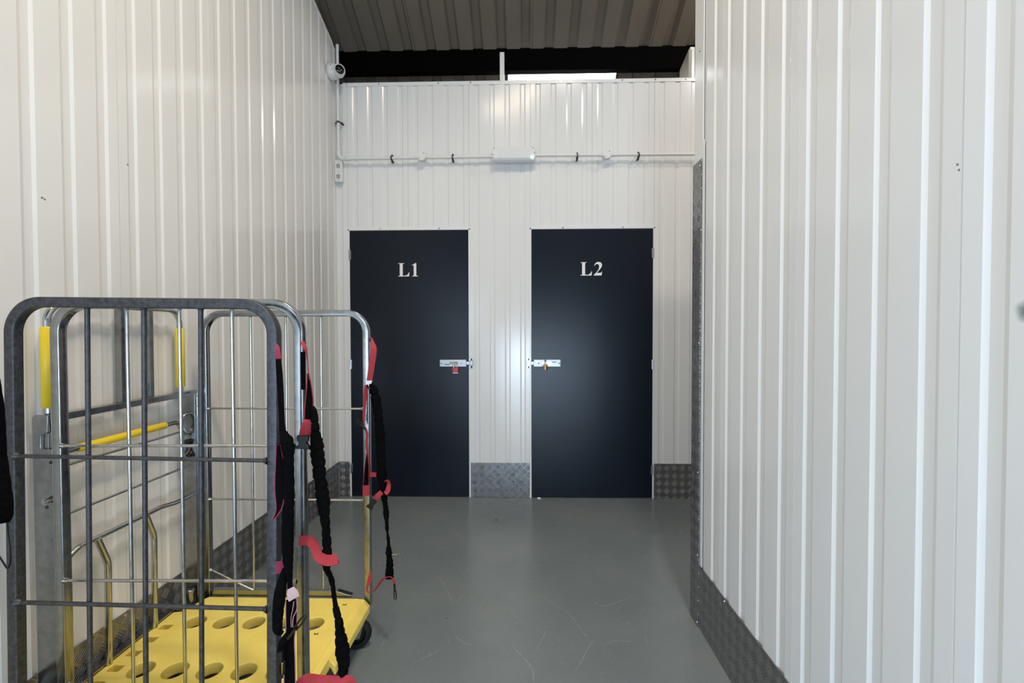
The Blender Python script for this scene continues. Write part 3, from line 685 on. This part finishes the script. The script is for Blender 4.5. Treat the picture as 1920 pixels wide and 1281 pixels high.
# the duller container nearer the camera
org = (-1.045, .86, 0)
ra = thing('roll_container', org, 'dull grey weathered roll container whose barred end stands in front of the yellow decked one', 'roll cage', 'roll containers')
end_panel(ra, org, 'end_panel', -1.4145, 1.204, GALVD, GALVD, .0062, .013)
end_panel(ra, org, 'end_panel', -1.4185, .530, GALVD, GALVD, .0062)
deck(ra, org, -1.485, .565, 1.182)
for x, y in ((-.73, 1.12), (-1.40, 1.10), (-.73, .63), (-1.40, .63)): caster(ra, org, (x, y, 0), .3)

# ------------------------------------------------------------------ straps
def band(rows, n=5, th=.0018, name='webbing', m=WRED, parent=None, org=(0, 0, 0), edge=None):
    """rows: (u, v, depth y, full width, turn in degrees about its length)"""
    P = []
    for u, v_, y, w_, a in rows: p = at_y(u, v_, y); P.append((p.x, p.y, p.z, w_, math.radians(a)))
    P = spline(P, n) if len(P) > 2 else P
    pts = [V(p[:3]) for p in P]; ws = []
    for i, p in enumerate(P):
        tn = (pts[min(i+1, len(pts)-1)]-pts[max(i-1, 0)]).normalized()
        view = (EYE-pts[i]).normalized(); e1 = tn.cross(view).normalized(); e2 = tn.cross(e1).normalized()
        w0 = e1*math.cos(p[4])+e2*math.sin(p[4])
        if ws and w0.dot(ws[-1]) < 0: w0 = -w0
        ws.append(w0*p[3]/2)
    s = MB(); s.ribbon(pts, ws, th); o = s.build(name, m, parent, org)
    if edge:
        for sg in (-1, 1):
            s = MB(); s.tube([q+k*sg for q, k in zip(pts, ws)], .0015, 6); s.build('edging', edge, o, org)
    return o
def elastic(rows, n=8, name='elastic_sleeve', m=BUNG, parent=None, org=(0, 0, 0), ruck=.05, twist=0., flat=.75):
    """gathered tube; rows: (u, v, y, full width)"""
    P = spline([(*at_y(u, v_, y), w_) for u, v_, y, w_ in rows], n+4); N = len(P); sc = []; tw = []; ph = random.random(); L = 0; nxt = .02; last = 0; amp = 1
    for i, p in enumerate(P):
        if i: L += (V(p[:3])-V(P[i-1][:3])).length
        if L-last > nxt: last = L; nxt = random.uniform(.016, .034); amp = random.uniform(.5, 1.3)
        d_ = min(L-last, nxt-(L-last)); k = 1+ruck*(.5-1.5*amp*math.exp(-(d_/.0026)**2))+ruck*.2*random.uniform(-1, 1); r_ = p[3]/2*k
        sc.append((r_*flat, r_)); tw.append(twist*L+.2*math.sin(L*40+ph*6))
    s = MB(); prof = []
    for i in range(18):
        q = 2*PI*i/18; rr = 1+.06*math.cos(5*q); prof.append((rr*math.cos(q), rr*math.sin(q)))
    s.sweep([V(p[:3]) for p in P], prof, up=(0, 1, 0), scales=sc, twist=tw); return s.build(name, m, parent, org)
def stick(a, b, w_, name='buckle', parent=None, org=(0, 0, 0), m=PBLK):
    """slim plastic clip with two prongs"""
    A, B = at_y(*a), at_y(*b); d = (B-A); u = d.normalized(); sd = u.cross(V((0, 1, 0))).normalized()
    s = MB(); s.sweep([A, A+d*.45], rsq(w_, w_*.55, w_*.15), up=(0, 1, 0), smooth=False)
    for k_ in (-.33, .33): s.tube([A+d*.4+sd*w_*k_, A+d*.8+sd*w_*k_*1.15, B+sd*w_*k_*.7], [w_*.2, w_*.22, w_*.12], 8)
    return s.build(name, m, parent, org)
def side_buckle(c, wid, hgt, name, parent, org, m=PBLK, ang=0., y=None):
    """female side-release buckle seen face on; c in (u, v, y)"""
    C_ = at_y(*c); rot = Matrix.Rotation(ang, 3, 'Y')
    q = [(-.42, .5), (.42, .5), (.47, .30), (.40, .05), (.30, -.02), (.40, -.14), (.5, -.40), (.5, -.5), (-.62, -.46), (-.56, -.28), (-.33, -.18), (-.30, -.05), (-.42, .10), (-.47, .30)]
    s = MB(); n = len(q); vs = []
    for dy in (-.006, .006):
        for a_, b_ in q: vs.append(C_+rot @ V((a_*wid, dy, b_*hgt)))
    s.add(vs, [tuple(range(n))[::-1], tuple(range(n, 2*n))]+[(i, (i+1) % n, n+(i+1) % n, n+i) for i in range(n)])
    return s.build(name, m, parent, org, .002)

# strap on the far end panel of the yellow decked container
Y3 = 1.935; p0 = at_y(697, 634, Y3); O_ = tuple(p0)
s3 = thing('tension_strap', p0, 'red and black elastic strap hanging from the far barred end, in front of door L1', 'strap', 'container straps')
band([(696.5, 633, 1.958, .004, 0), (699, 645, 1.937, .017, 0), (700.5, 656, 1.925, .026, 0), (697, 685, 1.922, .0245, 0), (692.5, 714, 1.922, .023, 0)], parent=s3, org=O_)
band([(692.5, 714, 1.920, .023, 0), (693, 728, 1.919, .003, 0)], name='tip', m=WHT, parent=s3, org=O_)
elastic([(690, 721, 1.93, .022), (699, 729, 1.925, .034), (704, 748, 1.92, .040), (709, 780, 1.92, .040), (712.5, 820, 1.92, .041), (714, 860, 1.92, .040), (716.5, 900, 1.92, .040), (720.4, 934, 1.92, .027), (722.7, 950, 1.92, .021), (723.8, 963, 1.92, .024), (725, 980, 1.92, .015), (725.6, 990, 1.92, .017), (726.5, 1000, 1.92, .009), (728, 1012, 1.92, .016), (728.4, 1020, 1.92, .013), (728.8, 1036, 1.92, .026), (729.6, 1045, 1.92, .022), (730.6, 1056, 1.92, .031), (730, 1079, 1.92, .036), (730, 1084, 1.92, .034)], 6, parent=s3, org=O_, ruck=.15)
band([(688, 722, 1.935, .016, 0), (685.5, 735, 1.934, .016, 0), (683.5, 765, 1.932, .013, 20), (682, 784, 1.930, .011, 40), (682.5, 800, 1.928, .009, 55)], parent=s3, org=O_)
stick((686, 806, 1.915), (668.5, 786, 1.905), .012, 'hook', s3, O_)
band([(684, 801, 1.925, .008, 40), (688, 812, 1.925, .010, 30), (687.5, 832, 1.925, .012, 30), (690, 856, 1.927, .010, 50), (692.5, 885, 1.930, .005, 70)], parent=s3, org=O_)
band([(689, 850, 1.928, .007, 10), (687.5, 880, 1.928, .018, 0), (686.5, 910, 1.928, .024, 0)], name='webbing', m=WBLK, parent=s3, org=O_, edge=WRED)
band([(686.4, 910.5, 1.926, .0285, 0), (686.4, 930.5, 1.926, .0285, 0)], name='label_tab', m=WRED, parent=s3, org=O_)
band([(693.5, 891, 1.925, .020, 0), (699, 890, 1.915, .019, 0), (705, 891, 1.900, .018, 10)], parent=s3, org=O_)
band([(721, 903, 1.900, .004, 60), (727, 901.5, 1.905, .010, 50), (729, 908, 1.912, .015, 0), (727, 920, 1.905, .020, 0), (722, 926, 1.900, .019, 20)], parent=s3, org=O_)
band([(716, 923, 1.895, .020, 0), (709, 929, 1.893, .022, 0), (701, 939, 1.895, .022, 0)], parent=s3, org=O_)
side_buckle((697.5, 945, 1.895), .027, .046, 'buckle', s3, O_, ang=.55)
band([(693, 1069, 1.935, .002, 0), (694, 1078, 1.93, .012, 0), (692.5, 1090, 1.93, .017, 20), (688, 1103, 1.925, .011, 50), (690, 1110, 1.92, .010, 70), (700, 1109, 1.91, .011, 70), (709, 1098, 1.905, .012, 50), (717, 1087, 1.90, .012, 40), (726, 1082.5, 1.895, .007, 70), (734, 1083, 1.895, .007, 60), (739, 1092, 1.895, .012, 20), (740, 1101, 1.895, .009, 40)], parent=s3, org=O_)
stick((739.5, 1096, 1.89), (741.5, 1125, 1.885), .012, 'buckle', s3, O_)

# strap on the near end panel of the yellow decked container
p0 = at_y(569, 640, 1.29); O_ = tuple(p0)
s2 = thing('tension_strap', p0, 'long red and black strap with a hanging black buckle, trailing over the deck edge', 'strap', 'container straps')
band([(566, 641, 1.288, .008, 0), (571, 650, 1.275, .011, 10), (575.5, 664, 1.268, .006, 60), (577.5, 690, 1.262, .0045, 72), (580, 712, 1.262, .006, 70)], parent=s2, org=O_)
band([(577.5, 700, 1.262, .004, 0), (579.5, 725, 1.262, .012, 0), (579.8, 755, 1.262, .0205, 0), (577.5, 785, 1.262, .0195, 0), (576, 800, 1.262, .018, 0)], m=WBLK, parent=s2, org=O_, edge=WRED)
band([(577.5, 787, 1.256, .016, 0), (576, 793, 1.253, .023, 0), (574, 803, 1.252, .029, 0), (571.5, 817, 1.252, .031, 0)], parent=s2, org=O_)
side_buckle((568.5, 829, 1.252), .036, .040, 'buckle', s2, O_, ang=0)
band([(568, 660, 1.296, .014, 20), (568.5, 700, 1.294, .013, 20), (569, 731, 1.292, .012, 20)], m=WBLK, parent=s2, org=O_)
elastic([(586.5, 762, 1.262, .008), (589, 775, 1.258, .020), (591, 800, 1.25, .027), (592, 820, 1.25, .030), (595, 846, 1.25, .037), (598.7, 887, 1.25, .042), (604, 924, 1.25, .036), (608, 962, 1.25, .033), (611, 990, 1.25, .029), (613, 1027, 1.25, .024), (613, 1050, 1.25, .030), (612.5, 1066, 1.25, .023), (619, 1080, 1.25, .018), (622, 1090, 1.25, .018), (624.5, 1102, 1.25, .013), (626, 1115, 1.25, .013), (628, 1130, 1.25, .012), (630, 1141, 1.25, .019), (634, 1160, 1.245, .026), (636.6, 1177, 1.245, .030), (639.5, 1200, 1.24, .034), (642, 1222, 1.24, .036), (644, 1243, 1.24, .036), (643, 1262, 1.24, .034), (640, 1285, 1.24, .033), (634, 1320, 1.25, .028)], 7, parent=s2, org=O_, ruck=.13, twist=22)
band([(561, 1014, 1.282, .026, 0), (571, 1013.5, 1.27, .026, 0), (581, 1014.5, 1.255, .0255, 0), (590, 1025, 1.245, .025, 0), (596, 1041, 1.238, .025, 0), (606, 1049, 1.230, .027, 0), (620, 1051, 1.228, .0285, 0), (632.5, 1047, 1.235, .0275, 0)], parent=s2, org=O_)
band([(632.5, 1048, 1.237, .027, 0), (622, 1056, 1.265, .016, 20), (606, 1057, 1.268, .012, 30), (599, 1056, 1.255, .008, 20)], parent=s2, org=O_)
band([(560, 1287, 1.25, .030, 0), (574, 1276, 1.235, .030, 0), (592, 1277, 1.226, .030, 0), (615, 1279, 1.222, .030, 0), (634, 1280, 1.218, .030, 0), (652, 1279, 1.222, .030, 0), (663, 1292, 1.228, .030, 0)], parent=s2, org=O_)

# strap on the dull container
p0 = at_y(519, 646, 1.175); O_ = tuple(p0)
s1 = thing('tension_strap', p0, 'tangled black strap with dark red edging hanging on the weathered barred end', 'strap', 'container straps')
band([(518.5, 646, 1.178, .006, 0), (520.5, 656, 1.170, .011, 0), (522.5, 673, 1.168, .013, 0)], m=WMAG, parent=s1, org=O_)
band([(521.5, 670, 1.170, .013, 0), (524, 700, 1.165, .015, 0), (526.5, 740, 1.162, .0145, 0), (528.5, 785, 1.160, .0135, 0), (530, 815, 1.160, .016, 0)], m=WBLK, parent=s1, org=O_, th=.006)
elastic([(531, 808, 1.16, .014), (533, 818, 1.155, .024), (537, 828, 1.15, .034), (540, 842, 1.15, .033), (540.6, 859, 1.15, .029), (540.4, 915, 1.15, .0285), (539.7, 971, 1.15, .031), (538.7, 1018, 1.15, .029), (539.5, 1050, 1.15, .026), (541.5, 1072, 1.15, .020), (543.4, 1090, 1.15, .014), (543.6, 1104, 1.15, .013)], 7, parent=s1, org=O_)
band([(522, 835, 1.155, .010, 0), (524, 868, 1.145, .018, 0), (524.7, 912, 1.14, .023, 0), (524.3, 945, 1.138, .017, 20), (519, 964, 1.136, .009, 40), (511.5, 975, 1.132, .003, 40)], m=WBLK, parent=s1, org=O_, edge=WMAG)
band([(524.5, 1052, 1.155, .0185, 0), (524.5, 1075, 1.155, .0185, 0)], name='label_tab', m=WMAG, parent=s1, org=O_)
band([(545, 1103, 1.145, .015, 0), (548, 1113, 1.143, .026, 0), (551.5, 1123, 1.143, .026, 0)], name='tip', m=PINK, parent=s1, org=O_)
elastic([(534, 1066, 1.155, .012), (530, 1085, 1.15, .022), (525, 1110, 1.14, .028), (521.5, 1140, 1.135, .028), (520, 1165, 1.135, .026), (521, 1182, 1.135, .024), (529, 1188, 1.14, .014)], 6, parent=s1, org=O_, ruck=.04)
band([(545.5, 1123, 1.15, .024, 0), (546.5, 1150, 1.15, .027, 0), (546, 1175, 1.15, .025, 0), (543.5, 1200, 1.15, .022, 0), (543, 1240, 1.15, .026, 0), (543.5, 1300, 1.15, .028, 0)], m=WBLK, parent=s1, org=O_, edge=PINKE)
band([(554, 1128, 1.143, .007, 20), (553, 1142, 1.14, .010, 10), (548, 1158, 1.14, .006, 40), (547.5, 1176, 1.14, .004, 40)], m=WBLK, parent=s1, org=O_, edge=PINKE)
stick((541, 1196, 1.13), (573, 1154.5, 1.115), .012, 'buckle', s1, O_)
elastic([(539, 1190, 1.14, .014), (530, 1206, 1.14, .020), (525.5, 1222, 1.14, .018)], 5, parent=s1, org=O_, ruck=.04)
stick((529, 1219, 1.135), (528, 1266, 1.13), .017, 'buckle', s1, O_)

# black strap beside the camera, on the near end of the dull container
p0 = at_y(-14, 640, .585); O_ = tuple(p0)
s4 = thing('tension_strap', p0, 'black strap with a loose cord loop hanging in front of the weathered upright', 'strap', 'container straps')
elastic([(-30, 640, .575, .020), (-20, 690, .58, .020), (-10, 750, .585, .020), (-6, 800, .585, .018), (-4, 850, .585, .018), (-2, 885, .585, .022), (3, 930, .585, .026), (5, 960, .585, .026), (4, 978, .585, .018)], 6, parent=s4, org=O_, ruck=.03)
s = MB(); s.tube([V(at_y(u, v_, .585)) for u, v_ in spline([(13, 970), (15, 1000), (19, 1030), (19, 1055), (14, 1066), (6, 1055), (-4, 1040)], 5)], .0011, 8); s.build('cord_loop', PBLK, s4, O_)

# ------------------------------------------------------------------ scraps on the floor
p = at_z(741, 1042, 0)
s = MB(); s.ribbon([p+V(q) for q in ((-.020, .004, .003), (-.008, -.004, .006), (.006, .002, .004), (.020, .016, .006))], [V((.0015, .004, 0))]*4, .0015)
tag(s.build('wood_shaving', WOOD, org=(p.x, p.y, 0)), 'pale curled wood shaving on the grey floor by the hanging strap', 'wood shaving')
p = at_z(1011, 933, 0)
s = MB(); s.prism([(p.x-.016, .0005), (p.x+.016, .0005), (p.x+.004, .012), (p.x-.014, .010)], 'y', YB-.024, YB-.018)
tag(s.build('paper_scrap', WHT, org=(p.x, YB-.02, 0)), 'small torn white scrap at the foot of door L2', 'paper scrap')

# ------------------------------------------------------------------ light
def area(name, loc, target, sx, sy, power, col, spread=PI):
    l = bpy.data.lights.new(name, 'AREA'); l.shape = 'RECTANGLE'; l.size = sx; l.size_y = sy; l.energy = power; l.color = col; l.spread = spread
    o = bpy.data.objects.new(name, l); COL.objects.link(o); o.location = loc
    o.rotation_euler = (V(target)-V(loc)).to_track_quat('-Z', 'Y').to_euler(); return o
area('ceiling_lamp', (.66, .35, 5.45), (.60, .6, 0), .30, .22, 54, (1, .90, .77), 2.45)
area('ceiling_lamp', (-.15, .95, 4.6), (-.3, 1.1, 0), 1.0, .2, 37, (1, .84, .64), 2.45)
area('daylight_opening', (XL-.04, (OY0+OY1)/2, OZ/2), (XR, (OY0+OY1)/2+.5, OZ/2-.3), OY1-OY0-.02, OZ-.04, 120, (.68, .83, 1))
area('daylight_doorway', ((OX0+OX1)/2, YF-.03, OX2/2), (.3, 3, .7), OX1-OX0-.02, OX2-.04, 120, (.60, .79, 1))
pl_ = bpy.data.lights.new('passage_lamp', 'POINT'); pl_.energy = 34; pl_.shadow_soft_size = .10; pl_.color = (1, .95, .88)
po = bpy.data.objects.new('passage_lamp', pl_); COL.objects.link(po); po.location = (1.85, 2.72, 3.95)

w = bpy.data.worlds.new('world'); S.world = w; w.use_nodes = True
bg = w.node_tree.nodes['Background']; bg.inputs[0].default_value = (.9, .95, 1, 1); bg.inputs[1].default_value = .10
S.view_settings.view_transform = 'Standard'; S.view_settings.look = 'None'
S.view_settings.gamma = 1; S.view_settings.use_curve_mapping = False
S.view_settings.exposure = 0.0
